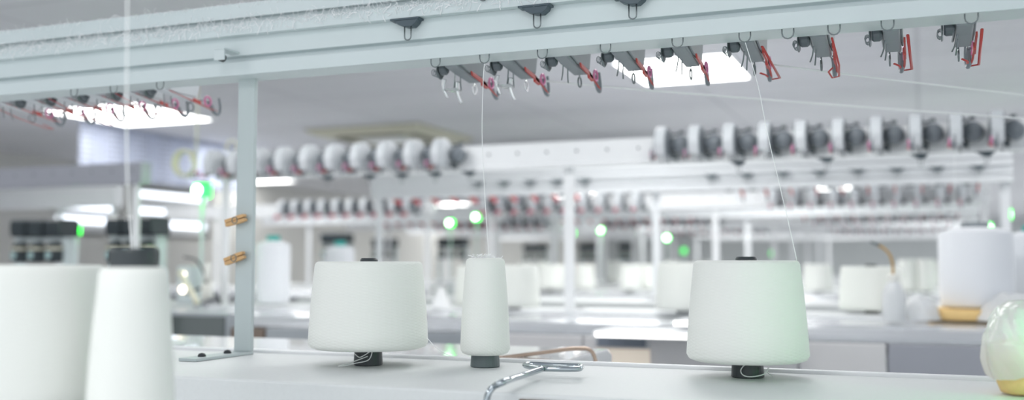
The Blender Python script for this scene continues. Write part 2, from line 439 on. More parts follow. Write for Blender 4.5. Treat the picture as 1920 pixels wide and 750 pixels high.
FROWS = {1: 1.65, 3: 5.0, 5: 7.9, 7: 10.8, 9: 13.7}
BROWS = {2: 3.65, 4: 6.6, 6: 9.4, 8: 12.3, 10: 15.2}
xa, xb = XC - HALF, XC + HALF
MACH = {}; STAND = {}
ROWDESC = {1: 'white cone-covered', 2: 'lit work-lamp', 3: 'third-row', 4: 'fourth-row', 5: 'fifth-row', 6: 'sixth-row', 7: 'seventh-row', 8: 'eighth-row', 9: 'ninth-row', 10: 'tenth-row'}
for k, y in list(FROWS.items()) + list(BROWS.items()):
    kind = 'F' if k in FROWS else 'B'
    lab = {1: 'white topped knitting machine carrying the two large cones', 2: 'knitting machine with work lamps and oil bottle across the aisle'}.get(k, 'pale grey knitting machine in the %s row, behind the white middle post' % row_words(k))
    MACH[k] = machine(k, y, kind, xa - (.27 if k == 3 else 0), xb, lab)
    posts = [XC, xa + .03, xb - .03]
    if k == 1: posts = [XC, xb - .03]
    if kind == 'F':
        STAND[k] = F_stand(k, y, xa, xb, posts, {1: 'long pale steel yarn stand with grooved double rail, fuzzy with lint'}.get(k, 'pale double-railed yarn stand of the %s machine row' % row_words(k)), k == 1)
    else:
        STAND[k] = B_stand(k, y, xa, xb, posts, {2: 'white yarn stand rail with tensioners facing the aisle, on white middle post'}.get(k, 'white yarn stand rail of the %s machine row' % row_words(k)))
# neighbouring machines beyond the net
XL0, XL1 = -6.55, -3.28
for k in (2, 3, 4, 5, 6, 7, 8, 9):
    y = {**FROWS, **BROWS}[k]
    x1 = XL1 if k != 3 else -4.7
    XL0 = -6.55 if k < 4 else -5.7
    kind = 'F' if k in FROWS else 'B'
    machine(k + 20, y, kind, XL0, x1, 'grey knitting machine near the windows, %s row' % row_words(k))
    (F_stand if kind == 'F' else B_stand)(*( (k, y, XL0, x1, [x1 - .05, -5.2], 'grey yarn stand near the windows, %s row' % row_words(k)) + ((False,) if kind == 'F' else (CABD,) if k == 2 else ()) ))

# ------- first machine: details
M1, S1 = MACH[1], STAND[1]
g = MB()
c = MB().prism([(1.728, TT - .011), (2.18, TT - .011), (2.21, TT - .025), (2.21, TT - .09), (1.728, TT - .09)], xa + .02, -.65).build('sliding_cover', GLOSSW, M1, bevel=.004)
h = MB().tube(spline([(-.80, 1.90, TT - .013), (-.72, 1.95, TT - .003), (-.66, 1.99, TT + .004), (-.63, 2.0, TT - .004), (-.62, 2.0, TT - .05)], 5), .0042, 8).build('cover_handle', mat('bronze_edge', (.55, .42, .33), .25, metal=.7), c, smooth=True)
MB().lathe([(.001, 0), (.16, 0), (.16, .004), (.001, .006)], 40, (-1.75, 1.86, TT - .0125)).build('oval_plate', CABG, c, smooth=False)
# card holder on the front edge
yF = 1.65 - .35
p0, p1 = on_y(975, 737, yF), on_y(1079, 742, yF)
hold = MB(); w = .010
xa_, xb_ = p0.x, p1.x; zt = TT - .007
for (u0, v0, u1, v1) in ((xa_, zt - .085, xa_ + w, zt), (xb_ - w, zt - .085, xb_, zt), (xa_ + w, zt - .006, xb_ - w, zt), (xa_ + w, zt - .085, xb_ - w, zt - .079)):
    hold.box((u0, yF - .005, v0), (u1, yF - .0003, v1))
ho = hold.build('card_frame', BROWN, M1, bevel=.001)
MB().box((xa_ + w, yF - .0025, zt - .079), (xb_ - w, yF - .0004, zt - .006)).build('card', CARD, ho)

# ------- first stand: bracket on the rail, guide loops, stop-motion clips
bk = on_y(432, 95, 1.6)
br = MB().box((XC - .012, 1.570, H + .412), (XC + .012, 1.6165, H + .416)).box((XC - .012, 1.570, H + .392), (XC + .012, 1.574, H + .412)).build('bracket', RAIL, S1, bevel=.001)
MB().lathe([(.008, -.004), (.008, .004)], 10, (XC, 1.579, H + .398), 'y').build('bolt', BLACK, br)
GL = [815, 908, 1018, 1138, 1275, 1403, 1485, 1573, 1675, 1835]
for i, px in enumerate(GL + [130, 205, 293]):
    x = px_x(px, 1.618)
    u = MB(); uloop(u, x, 1.6175, H + .3702); u.build('guide_loop', STEEL, S1, smooth=True)
for px in (757, 1003, 1185):
    clip(S1, px_x(px, 1.60), 1.606, H + .4443)
u = MB(); u.ring((px_x(905, 1.594), 1.594, H + .468), .008, .0014, 'y'); u.build('guide_ring', STEEL, S1, smooth=True)
ga = MB().tube([(-.70, 1.61, H + .505), (-.72, 1.2, H + .53), (-.74, .80, H + .53)], .004, 8); ga.ring((-.74, .79, H + .53), .010, .0015, 'x'); ga.build('guide_arm', STEEL, S1)

# lint caught on the rail lips
lint = MB()
def fluff(x, y, z, n, L, r=.00035):
    for _ in range(n):
        p = Vector((x + random.uniform(-.006, .006), y + random.uniform(-.002, .001), z))
        pts = [p]
        d = Vector((random.uniform(-1, 1), random.uniform(-.25, .05), random.uniform(-1.2, .6))).normalized()
        for q in range(4):
            d = (d + Vector((random.uniform(-.6, .6), random.uniform(-.1, .1), random.uniform(-.6, .5)))).normalized()
            p = p + d * L / 4; p = Vector((p.x, min(p.y, y - .0008), p.z)); pts.append(p)
        lint.tube(pts, r, 3)
x = -2.0
while x < .2:
    fluff(x, 1.597, H + .467, 3, random.uniform(.008, .022)); 
    if random.random() < .75: fluff(x, 1.597, H + .464 - random.random() * .012, 1, random.uniform(.010, .018), .0006)
    if random.random() < .7: fluff(x, 1.6015, H + .508, 2, random.uniform(.006, .014))
    if random.random() < .6: fluff(x, 1.6015, H + .480, 2, random.uniform(.008, .018))
    x += .007
o = lint.build('lint', LINTM); tag(o, 'white lint fibres caught along the upper rail lips', 'lint', None, 'stuff')

# ------- second machine: front under the worktop
M2 = MACH[2]; yf = 3.26
prof = [(3.575, TT - .003), (3.36, TT - .012), (3.30, TT - .022), (3.275, TT - .045), (3.27, TT - .062), (3.575, TT - .062)]
MB().prism(prof, -2.46, xb - .02).build('cover', COVER, M2, bevel=.003)
def panel(name, m, x0, x1, z0, z1, y=3.235, dpt=.02, bevel=.004):
    return MB().box((x0, y - dpt, H + z0), (x1, y, H + z1)).build(name, m, M2, bevel=bevel)
ypan = 3.229
panel('front_panel', CABL, -1.34, -1.05, -.62, -.235)
panel('front_panel', CABL, -1.045, -.36, -.62, -.235)
panel('front_panel', CABL, -.355, -.105, -.62, -.235)
panel('front_panel', CABD, -.10, .36, -.62, -.235)
panel('front_panel', CABS, -2.30, -1.345, -.62, -.236)
panel('front_panel', CABL, -2.84, -2.305, -.62, -.30)
wn = MB().box((-2.85, 3.214, H - .298), (-2.465, 3.585, H - .184)).build('window_frame', CABS, M2, bevel=.006)
MB().box((-2.835, 3.2075, H - .286), (-2.485, 3.2135, H - .198)).build('smoked_window', SMOKED, wn)
panel('open_tray', BROWN, -2.46, -2.31, -.298, -.24)
sx0, sx1 = px_x(1110, 2.975), px_x(1330, 2.975)
sh = MB().prism([(3.213, H - .2215), (2.99, H - .2215), (2.975, H - .214), (2.975, H - .206), (2.99, H - .200), (3.213, H - .200)], sx0, sx1).build('lamp_shelf', RAILW, M2, bevel=.003)
MB().box((sx0 + .012, 2.962, H - .217), (sx1 - .01, 2.9745, H - .204)).build('led_strip', LEDW, sh, bevel=.003)
sx2 = px_x(1258, 3.05)
sh2 = MB().box((sx2, 3.05, H - .185), (sx2 + .36, 3.22, H - .168)).build('lamp_shelf', RAILW, M2, bevel=.004)
MB().box((sx2 + .01, 3.043, H - .182), (sx2 + .35, 3.0495, H - .171)).build('led_strip', LEDW, sh2)
dp = panel('display', CABG, -1.00, -.82, -.268, -.232, 3.2149, .012)
MB().box((-.99, 3.1985, H - .265), (-.83, 3.2025, H - .235)).build('screen', mat('display_glass', (.20, .23, .28), .2), dp)
MB().box((-1.0, 3.208, H - .33), (-.82, 3.2148, H - .272)).build('work_light', AMBER, M2)

# ------------------------------------------------------------------ tensioners
def tensioner_parts(t, variant=0):
    prof = [(0.002, -.045), (.002, .025), (.03, .044), (.065, .056), (.095, .053), (.118, .040), (.132, .016), (.136, -.012), (.126, -.056), (.112, -.066), (.05, -.056)]
    w = .018 if variant in (0, 8) else .013
    MB().prism(prof, -w, w).build('housing', GREYL if variant in (0, 6, 7, 8) else GREYP, t, bevel=.003)  # second-rail housings paler: the strong front light is put into the colour
    for s in (-1, 1):
        q = [(.012, -.040), (.012, .022), (.034, .036), (.066, .048), (.092, .046), (.112, .034), (.124, .014), (.128, -.012), (.119, -.050), (.05, -.050)]
        MB().prism(q, min(s * (w + .0002), s * (w + .004)), max(s * (w + .0002), s * (w + .004))).build('side_cap', GREYL if variant in (6, 7, 8) else GREYS if variant == 0 else GREYP, t, bevel=.0015)  # caps pale on one run, dark on the other: lighting put into the colour
    k = MB().lathe([(.008, 0), (.0105, .003), (.0105, .012), (.008, .015)], 14, (-.030 - (w - .013), .022, -.046), 'x'); k.lathe([(.004, 0), (.004, .016)], 8, (-.030 - (w - .013), .022, -.046), 'x')
    k.build('tension_knob', GREYD, t, smooth=False)
    MB().lathe([(.016, 0), (.0165, .0015), (.014, .003)], 18, (-.034 - (w - .013), .028, -.047), 'x').build('tension_disc', STEEL, t)
    sp = MB().tube([(-.036 - .006 * 0 + .004 * cos(a * 1.0), .002 + a * .0011, -.054 + .006 * sin(a)) for a in [i * pi / 4 for i in range(33)]], .0007, 4); sp.build('spring', STEEL, t, smooth=True)
    lv = MB()
    def plate(pts, x0, x1): lv.prism(pts, x0, x1)
    xo = w + .0042
    if variant in (6, 7):
        lv.tube([(xo + .001, .03, -.050), (xo + .001, .19, -.090)], .0013, 5).tube([(xo + .005, .03, -.052), (xo + .005, .17, -.094)], .0013, 5)
        plate([(.106, -.058), (.110, -.072), (.132, -.080), (.132, -.066)], xo, xo + .003)
    else:
        plate([(.055, -.046), (.06, -.060), (.128, -.080), (.134, -.073), (.11, -.058)], xo, xo + .003)
        plate([(.106, -.058), (.110, -.080), (.132, -.086), (.132, -.070)], xo - .002, xo + .003)
        lv.tube(spline([(xo, .115, -.066), (xo, .16, -.085), (xo - .003, .192, -.096), (.008, .196, -.099)], 4), .0022, 6)
    lv.build('lever', RED, t, bevel=.0006)
    e = MB().ring((xo - .001, .158, -.074), .0125 if variant in (0, 8) else .0105, .003 if variant in (0, 8) else .0024, 'x'); e.build('eyelet', PINK, t, smooth=True)
    e = MB().ring((-.006, .128, -.100), .0095, .0016, 'x').tube([(-.006, .124, -.052), (-.006, .127, -.091)], .0013, 5); e.build('guide_ring', CLEAR if variant < 3 else STEEL, t, smooth=True)
    hk = MB().tube(spline([(.012, .165, -.082), (.012, .185, -.104), (.010, .205, -.106), (.008, .213, -.090), (.008, .207, -.068)], 5), .0046, 7, taper=.6); hk.build('yarn_hook', GREYS, t, smooth=True)
    hk = MB().tube(spline([(.008, .117, -.055), (.008, .16, -.050), (.008, .185, -.056), (.008, .19, -.066)], 4), .0012, 5); hk.build('wire_arm', STEEL, t, smooth=True)
    pn = MB().tube(spline([(-.010, .045, -.050), (-.013, .05, -.080), (-.018, .058, -.100)], 4), .0013, 5).tube(spline([(-.008, .065, -.054), (-.010, .07, -.084), (-.012, .078, -.104)], 4), .0013, 5)
    pn.build('drop_wire', STEEL, t, smooth=True)
    MB().box((-.062, -.004, .036), (-.044, .012, .047)).box((-.044, .002, .032), (-.012, .010, .040)).build('mounting_clip', GREYD, t, bevel=.002)
    if variant in (0, 8):
        MB().lathe([(.010, .001), (.010, .012), (.030, .016), (.034, .028), (.031, .048), (.020, .060), (.0001, .063)], 22, (-.0535, 0, -.006), 'y').build('tension_dome', GREYS, t, smooth=True)
    if variant in (1, 2):
        MB().tube(spline([(-.03, .04, -.066), (-.034, .044, -.088), (-.028, .05, -.112)], 4), .0045, 6, taper=.5).tube(spline([(-.010, .055, -.07), (-.012, .06, -.098), (-.006, .066, -.124)], 4), .005, 6, taper=.6).box((-.03, .038, -.094), (-.006, .066, -.090)).build('plastic_tag', CLEAR, t, smooth=True)
    if variant in (4,):
        MB().tube([(.022, .0, -.052), (.024, .12, -.088), (.020, .17, -.105), (.008, .175, -.107), (.004, .15, -.096), (.012, .14, -.088)], .0018, 6).build('red_wire_loop', REDW, t, smooth=True)
    if variant == 5:
        MB().tube([(.024, .012, -.056), (.028, .205, -.088), (.012, .207, -.090), (.008, .165, -.088), (.0, .155, -.084)], .0024, 6).build('red_wire_loop', REDW, t, smooth=True)
    if variant == 6:
        MB().tube([(-.012, .0, -.052), (-.022, .10, -.085), (-.024, .19, -.108), (-.010, .196, -.110), (-.006, .16, -.098)], .0014, 6).build('red_wire_loop', REDW, t, smooth=True)

    for ch in t.children:          # keep the outer fittings close under the housing
        n = ch.name.split('.')[0]
        if n in ('eyelet', 'guide_ring', 'yarn_hook'):
            dz = {'eyelet': .022, 'guide_ring': .032, 'yarn_hook': .032}[n]
            for v in ch.data.vertices: v.co.z += dz
        elif n in ('lever', 'drop_wire', 'plastic_tag', 'red_wire_loop', 'housing', 'side_cap'):
            q = {'plastic_tag': .75, 'housing': .6, 'red_wire_loop': .62}.get(n, .55)
            for v in ch.data.vertices:
                if v.co.z < -.045: v.co.z = -.045 + (v.co.z + .045) * q

def far_tensioner_mesh():
    m = MB()
    m.use(GREYL).prism([(0.002, -.045), (.002, .025), (.03, .044), (.065, .056), (.095, .053), (.118, .040), (.132, .016), (.136, -.012), (.126, -.056), (.112, -.066), (.05, -.056)], -.018, .018)  # pale housing carries the bright front light in its colour
    q = [(.012, -.040), (.012, .022), (.034, .036), (.066, .048), (.092, .046), (.112, .034), (.124, .014), (.128, -.012), (.119, -.050), (.05, -.050)]
    m.use(GREYS).prism(q, .0182, .022).prism(q, -.022, -.0182)
    m.use(GREYD).box((-.046, .002, -.072), (-.018, .05, -.045)).box((-.062, -.004, .036), (-.036, .016, .050))
    m.use(RED).prism([(.05, -.045), (.06, -.07), (.15, -.095), (.155, -.08), (.12, -.05)], .015, .022)
    m.use(PINK).ring((.018, .150, -.080), .013, .004, 'x', 10, 5)
    m.use(GREYP).tube([(.012, .165, -.090), (.012, .19, -.113), (.009, .213, -.098), (.008, .207, -.076)], .004, 5)
    return m
TG = 'yarn tensioners along the rails'
WH = {True: 'past', False: 'before'}
ZM = H + .432
# first rail: near ones, facing away
U1 = [848, 951, 1057, 1165, 1280, 1408, 1543, 1682, 1822]
V1 = [1, 2, 3, 3, 3, 5, 4, 5, 5]
DESC1 = {0: 'with clear plastic tag, first past the post', 1: 'with clear plastic tag, second past the post', 2: 'third past the post', 3: 'crossing the post end of the bright light', 4: 'crossing the middle of the bright light', 5: 'where the white thread rises, beside the light', 6: 'past the light, with red triangle wire', 7: 'second from the rail end, with long dangling red wire', 8: 'last on the rail, with upright red wire'}
for i, px in enumerate(U1):
    x = px_x(px, 1.70)
    t = thing('yarn_tensioner', 'grey front-rail tensioner ' + DESC1[i], 'tensioner', (x, 1.6855, ZM - .018), 0, TG)
    tensioner_parts(t, V1[i])
for i, px in enumerate([288, 224, 160, 98, 40, -20]):
    x = px_x(px, 1.70)
    t = thing('yarn_tensioner', 'grey yarn tensioner with long red wires, %s in from the net curtain post under the front rail' % ORD[i], 'tensioner', (x, 1.6855, ZM - .012), 0, TG)
    t['label'] = 'grey tensioner with thin red wires, %s before the post on the front rail' % ORD[i]
    tensioner_parts(t, 6 if i % 2 else 7)
# second rail: facing the aisle
proto = None
RUN_B, RUN_A = [-.85 + .12 * i for i in range(10)], [-2.81 + .12 * i for i in range(10)]
for past, run in ((True, RUN_B), (False, RUN_A)):
    proto = None
    for i, x in enumerate(run):
        lb = 'grey yarn tensioner with red lever, %s %s the bare middle of the second rail' % (ORD[i if past else 9 - i], WH[past])
        loc = (x, BROWS[2] - .0305, ZM + .006)
        if proto is None:
            proto = thing('yarn_tensioner', lb, 'tensioner', loc, pi, TG); tensioner_parts(proto, 0 if past else 8)
        else: copy_thing(proto, loc, pi, lb)
fm = far_tensioner_mesh()
far0 = None
for k in (3, 4, 5, 6, 7, 8):
    F = k in FROWS; y = {**FROWS, **BROWS}[k]
    for past, run in ((True, RUN_B), (False, RUN_A)):
        for i, x in enumerate(run):
            lb = 'small grey tensioner, %s %s the bare middle of the %s rail' % (ORD[i if past else 9 - i], WH[past], row_words(k))
            loc = (x, y + .0355 if F else y - .0305, ZM + .004)
            if far0 is None:
                far0 = fm.build('yarn_tensioner', None); o = far0
            else:
                o = far0.copy(); COL.objects.link(o)
            o.location = loc; o.rotation_euler = (0, 0, 0 if F else pi); tag(o, lb, 'tensioner', TG)
for k in (4, 5, 6):
    F = k in FROWS; y = {**FROWS, **BROWS}[k]
    for i in range(10):
        o = far0.copy(); COL.objects.link(o)
        o.location = (-3.42 - .12 * i, y + .0355 if F else y - .0305, ZM + .004); o.rotation_euler = (0, 0, 0 if F else pi)
        tag(o, 'small grey tensioner on the window-side machine, %s from its aisle end, %s rail' % (ORD[i], row_words(k)), 'tensioner', TG)
# black stop-motion clips under far rails
for k, xs in ((3, [-.95 + .17 * i for i in range(8)] + [-2.2, -2.05, -1.9, -1.75, -1.6]),):
    y = FROWS[k]
    for x in xs: clip(STAND[k], x, y - .044, H + .4443, 1.2)
for x in (-2.3, -2.1, -1.95, -1.8, -1.65, -.6, -.3, 0, .2):
    clip(STAND[2], x, BROWS[2] - .02, H + .3697, 1.0)

# ------------------------------------------------------------------ cones of yarn
CG = 'cones of yarn on the machines'
def cone(x, y, z, rb, rt, h, lift, label, m=YARN, core_top=.014, core_up=.008, core_m=CORE, tail=None, fuzz=False, n=72):
    t = thing('yarn_cone', label, 'yarn cone', (x, y, z), 0, CG)
    c = MB()
    prof = [(.026, lift + .006), (rb * .72, lift + .002), (rb - .012, lift + .002), (rb - .004, lift + .005), (rb, lift + .012)]
    for i in range(1, 8):
        q = i / 8; prof.append((rb + (rt - rb) * q + .0012 * sin(q * pi), lift + .012 + (h - .02) * q))
    prof += [(rt, lift + h - .006), (rt - .002, lift + h - .002), (rt - .006, lift + h), (max(core_top, .012), lift + h - .001)]
    c.lathe(prof, n); c.build('wound_yarn', m, t, smooth=True)
    top = lift + h + core_up
    k = MB().lathe([(.0235, 0), (.0255, .0015), (.0250, .010), (.0235, lift + .008), (core_top + .001, lift + h - .01), (core_top + .001, top - .003), (core_top - .001, top), (core_top - .004, top - .0005), (core_top - .005, top - .006), (.0001, top - .006)], 28)
    k.build('core', core_m, t, smooth=False)
    if tail:
        MB().tube(spline(tail, 6), .0009, 5).build('thread_tail', THREAD, t, smooth=True)
    if fuzz:
        f = MB()
        for _ in range(40):
            a = random.uniform(0, 2 * pi); r = random.uniform(.004, rt * .85); p = Vector((r * cos(a), r * sin(a), lift + h))
            pts = [p]
            for q in range(4):
                p = p + Vector((random.uniform(-.006, .006), random.uniform(-.006, .006), random.uniform(-.001, .003))); pts.append(p)
            f.tube(pts, .0006, 3)
        f.build('loose_fibre', LINTM, t)
    return t
def cone_px(px, y, wb, wt, h, lift, label, z=TT, **k):
    x = px_x(px, y); d = -sin(YAW) * x + cos(YAW) * y; s = d / F_PX
    return cone(x, y, z, wb * s / 2, wt * s / 2, h, lift, label, **k)
cone_px(692, 1.567, 222, 200, .153, .028, 'large cream cone beside the steel post, thread tail at its base', core_top=.0145, core_up=.006,
        tail=[(-.012, -.027, .022), (.0, -.031, .016), (.012, -.034, .020), (.022, -.026, .027), (.018, -.03, .012), (-.004, -.036, .006), (-.02, -.045, .002), (-.03, -.05, .0015), (-.01, -.038, .008), (.016, -.03, .018)])
cone_px(910, 1.615, 93, 73, .168, .019, 'tall narrow cream cone between the two large cones', core_top=.012, core_up=-.004, core_m=COREG, fuzz=True)
cone_px(1399, 1.62, 224, 195, .158, .024, 'large cream cone tinged green beyond the chrome bracket', core_top=.0155, core_up=.006,
        tail=[(.004, -.026, .026), (-.006, -.027, .014), (-.002, -.03, .006), (.01, -.029, .004), (.028, -.02, .008), (.034, -.01, .018), (.03, -.004, .01), (.04, -.012, .004)])
SH = H - .186
cone(-.925, .82, SH, .112, .101, .158, .028, 'huge blurred cream cone closest to the camera, cut by the frame', core_up=-.004)
cone(-.742, .812, SH, .043, .0333, .165, .019, 'blurred narrow cream cone with dark core, beside the huge one', core_top=.0232, core_up=.019)
# second machine
cone_px(964, 3.66, 98, 88, .163, .012, 'cream cone just behind the tall narrow cone', core_up=-.002)
cone_px(896, 3.80, 88, 78, .163, .008, 'cream cone half hidden behind the narrow cone, on its post side', core_up=-.002)
cone_px(1280, 3.62, 104, 92, .172, .012, 'cream cone half hidden behind the large green-tinged cone', core_up=-.002)
cone_px(1633, 3.93, 118, 108, .160, .010, 'wide cream cone behind the oil bottle', core_up=.008, core_top=.02)
for px, y, wb, wt, lb, mm in ((1032, 6.55, 60, 54, 'far cream cone next to the white middle post', YARN), (1069, 6.72, 44, 40, 'far pale pink cone behind the white middle post', YARNP), (1096, 6.62, 40, 36, 'far cream cone beside the pink one', YARN),
                        (1182, 6.55, 40, 36, 'far cream cone behind the grey thin post', YARN), (1216, 6.72, 40, 36, 'far cream cone past the grey thin post', YARN), (1533, 6.6, 56, 50, 'far cream cone between the large cone and the oil bottle', YARN)):
    cone_px(px, y, wb, wt, .17, .01, lb, m=mm, core_up=-.002, n=40)
for i, (px, y) in enumerate(((985, 10.5), (1010, 9.5), (1150, 9.5), (1262, 10.5), (1320, 9.5), (1700, 6.7), (1735, 6.7), (1765, 9.5))):
    cone_px(px, y, 34, 30, .2, .01, 'small distant cream cone, %s of the far ones counted from the narrow cone' % ORD[i], core_up=-.002, n=24)

# tall filament packages
def package(x, y, z, r, h, label, cap, cap_h=.03):
    t = thing('yarn_package', label, 'yarn package', (x, y, z), 0, 'tall white yarn packages')
    MB().lathe([(r * .55, .0), (r * .93, .004), (r * .975, .014), (r, h * .3), (r, h * .90), (r * .985, h * .925), (r * .94, h * .945), (r * .5, h * .995), (r * .3, h * .998)], 56).build('wound_yarn', YARNW, t, smooth=True)
    MB().lathe([(r * .38, h * .99), (r * .38, h * .995 + cap_h), (r * .34, h + cap_h), (r * .3, h + cap_h), (r * .3, h * .998), (.0001, h * .998)], 28).build('tube_end', cap, t)
    return t
x = px_x(1830, 3.62)
package(x, 3.62, TT + .036, .113, .262, 'tall white yarn package on yellow foam, wrapped in plastic below', GREYP, .016)
x = px_x(1942, 3.86); package(x, 3.86, TT, .10, .29, 'tall white package at the frame edge with teal tube end', TEAL, .02)
x = px_x(512, 3.82); package(x, 3.82, TT, .076, .285, 'tall white package with teal tube end beside the steel post', TEAL, .022)
x = px_x(637, 4.78); package(x, 4.78, TT, .08, .28, 'tall white package with teal tube end behind the large cone', TEAL, .026)

# yellow foam pad under the tall package
x = px_x(1812, 3.60)
fo = MB().lathe([(.118, 0), (.122, .006), (.122, .030), (.117, .0355), (.0001, .0355)], 48).build('foam_pad', FOAM, loc=(x, 3.60, TT + .0002), smooth=True)
tag(fo, 'round yellow foam pad under the tall white package', 'foam pad')

# ------------------------------------------------------------------ plastic bags
def crumple(mb, fn, nu, nv, amp, seed):
    off = Vector((seed * 3.1, seed * 1.7, seed * .9))
    vs = []
    for i in range(nu):
        for j in range(nv + 1):
            p, nrm = fn(i / nu, j / nv); p = Vector(p)
            q = 0
            for sc, am in ((13, .8), (30, .38)):
                d = noise.voronoi(Vector((p.x + p.z * .5, p.y, p.z * .45 + p.x * .3)) * sc + off)[0]
                q += am * (min(d[1] - d[0], .6) - .25)
            q += .5 * noise.noise((p + off) * 14)
            vs.append(p + Vector(nrm) * amp * q)
    fs = []
    for i in range(nu):
        for j in range(nv):
            a = i * (nv + 1) + j; b = ((i + 1) % nu) * (nv + 1) + j; fs.append((a, b, b + 1, a + 1))
    mb.add(vs, fs); return mb
def heap(cx, cy, z, rx, ry, h, seed, label, amp=.02):
    def fn(u, v):
        t = u * 2 * pi; e = v * pi / 2
        n = Vector((cos(t) * cos(e), sin(t) * cos(e), sin(e)))
        return (rx * n.x, ry * n.y, max(h * n.z, .001)), n
    m = crumple(MB(), fn, 110, 36, amp, seed)
    m.v = [(a, b, max(c, .0012)) for a, b, c in m.v]
    o = m.build('plastic_bag', BAG, loc=(cx, cy, z), smooth=True); tag(o, label, 'plastic bag', 'clear plastic bags')
    return o
x = px_x(1727, 3.55); heap(x, 3.50, TT + .001, .058, .07, .075, 3, 'crumpled clear plastic bag between bottle and tall package')
x = px_x(1893, 3.46); heap(x, 3.50, TT + .001, .10, .07, .085, 5, 'crumpled clear plastic bag lying beside the yellow foam pad')
x = px_x(828, 3.62)
o = MB().lathe([(.05, 0), (.045, .01), (.025, .045), (.014, .075), (.004, .086)], 14, (x, 3.62, TT + .0005)).build('tissue', TISSUE, smooth=True); tag(o, 'white crumpled tissue cone on the machine top behind the large cone', 'tissue')

# bagged yellow foam cone at the near edge
bx = px_x(1912, 1.545); by = 1.545
R = Matrix.Rotation(radians(-9), 4, 'Y') @ Matrix.Rotation(radians(5), 4, 'X')
fc = MB().lathe([(.030, 0), (.0385, .004), (.041, .016), (.043, .062), (.040, .068), (.0001, .068)], 40)
fc.v = [tuple(R @ Vector(v)) for v in fc.v]
zmin = min(v[2] for v in fc.v)
o = fc.build('foam_roll', FOAM, loc=(bx + .010, by, TT - zmin + .0005), smooth=True); tag(o, 'yellow foam roll under a plastic bag at the frame edge', 'foam roll')
def fnb(u, v):
    t = u * 2 * pi
    prof = [(.058, .036), (.066, .052), (.070, .070), (.066, .088), (.058, .104), (.044, .118), (.02, .126), (.001, .128)]
    f = v * (len(prof) - 1); i = min(int(f), len(prof) - 2); q = f - i
    r = prof[i][0] * (1 - q) + prof[i + 1][0] * q; z = prof[i][1] * (1 - q) + prof[i + 1][1] * q
    if v < .25: z += .016 * sin(t + 1.2) * (1 - v * 4)
    r *= 1 + .08 * sin(3 * t + 1)
    return (r * cos(t), r * sin(t) * .8, z), (cos(t), sin(t), .3)
bg = crumple(MB(), fnb, 180, 70, .016, 11)
o = bg.build('plastic_bag', BAG, loc=(bx + .012, by, TT), smooth=True); tag(o, 'white translucent plastic bag pulled over the yellow foam roll', 'plastic bag', 'clear plastic bags')

# ------------------------------------------------------------------ oil bottle
x = px_x(1674, 3.42); yb_ = 3.42
sc_ = (-sin(YAW) * x + cos(YAW) * yb_) / F_PX
t = thing('oil_bottle', 'milky plastic oil bottle with bent amber spout tube', 'bottle', (x, yb_, TT - .0030))
MB().lathe([(.028, 0), (.033, .003), (.034, .008), (.034, .082), (.031, .098), (.022, .116), (.0145, .126), (.0135, .132), (.0001, .132)], 32).build('body', BOTTLE, t, smooth=True)
MB().lathe([(.0165, .1265), (.0165, .146), (.013, .149), (.0001, .149)], 20).build('cap', CARD, t, smooth=False, bevel=.001)
sp = MB().tube(spline([(.0, 0, .148), (.0, 0, .175), (-.006, 0, .205), (-.022, 0, .228), (-.042, 0, .241)], 6), .0042, 8).build('spout_tube', TUBEB, t, smooth=True)
MB().tube([(-.040, 0, .240), (-.066, 0, .252)], .0055, 8, taper=.6).build('spout_tip', STEEL, sp, smooth=True)

# ------------------------------------------------------------------ chrome rod bracket over the front edge
t = thing('wire_bracket', 'chrome bent rod bracket with triangular loop on the white worktop', 'bracket', (0, 0, 0))
zr = TT + .016
A = [on_y(908, 800, 1.262), on_y(911, 760, 1.262), on_y(916, 738, 1.262), on_y(926, 725, 1.266), on_z(945, 716, zr + .003), on_z(980, 704, zr), on_z(1018, 691.5, zr)]
MB().tube(spline(A, 6), .0046, 12).build('stem', CHROME, t, smooth=True)
Bp = [on_z(1018, 691.5, zr), on_z(1078, 692, zr), on_z(1089, 689.5, zr), on_z(1084, 686.5, zr), on_z(1030, 684.5, zr), on_z(994, 683, zr), on_z(985, 684.2, zr), on_z(989, 686.5, zr)]
MB().tube(spline(Bp + [Bp[0]], 4), .0044, 10).build('loop', CHROME, t, smooth=True)
a0 = A[0]
MB().box((a0.x - .015, 1.27, a0.z - .03), (a0.x + .015, yF - .0003, a0.z + .0)).tube([(a0.x, 1.262, a0.z - .03), (a0.x, 1.262, a0.z + .01)], .0065, 10).build('mount', STEEL, t)

# ------------------------------------------------------------------ bench under the closest cones
t = thing('side_bench', 'low white side bench under the blurred cones, below the frame', 'bench', (0, 0, 0))
MB().box((-1.25, .62, SH - .03), (-.55, .985, SH)).build('bench_top', TABLE, t, bevel=.004)
for x in (-1.2, -.6):
    for y in (.67, .94): MB().box((x - .02, y - .02, 0), (x + .02, y + .02, SH - .0305)).build('leg', RAIL, t)

# ------------------------------------------------------------------ clothes pegs on the post
def peg(px, py, ang, label):
    p = on_y(px, py, 1.645)
    t = thing('clothes_peg', label, 'clothes peg', p, 0, 'wooden clothes pegs on the post')
    for s in (1, -1):
        w = MB()
        pr = [(-.024, .0005), (.006, .0006), (.022, .0016), (.022, .0068), (.010, .0076), (-.024, .0070)]
        vs = []
        n = len(pr)
        # jaws lie flat, long side across the post
        for yv in (-.005, .005): vs += [(a, yv, s * b) for a, b in pr]
        fs = [tuple(range(n)), tuple(range(n, 2 * n))[::-1]] + [(i, n + i, n + (i + 1) % n, (i + 1) % n) for i in range(n)]
        if s > 0: fs = [f[::-1] for f in fs]
        w.add(vs, fs); w.build('jaw', WOOD, t)
    MB().ring((.0, -.0055, 0), .0064, .0009, 'y', 12, 5).build('spring', STEEL, t, smooth=True)
    t.rotation_euler = (0, ang, .0); return t
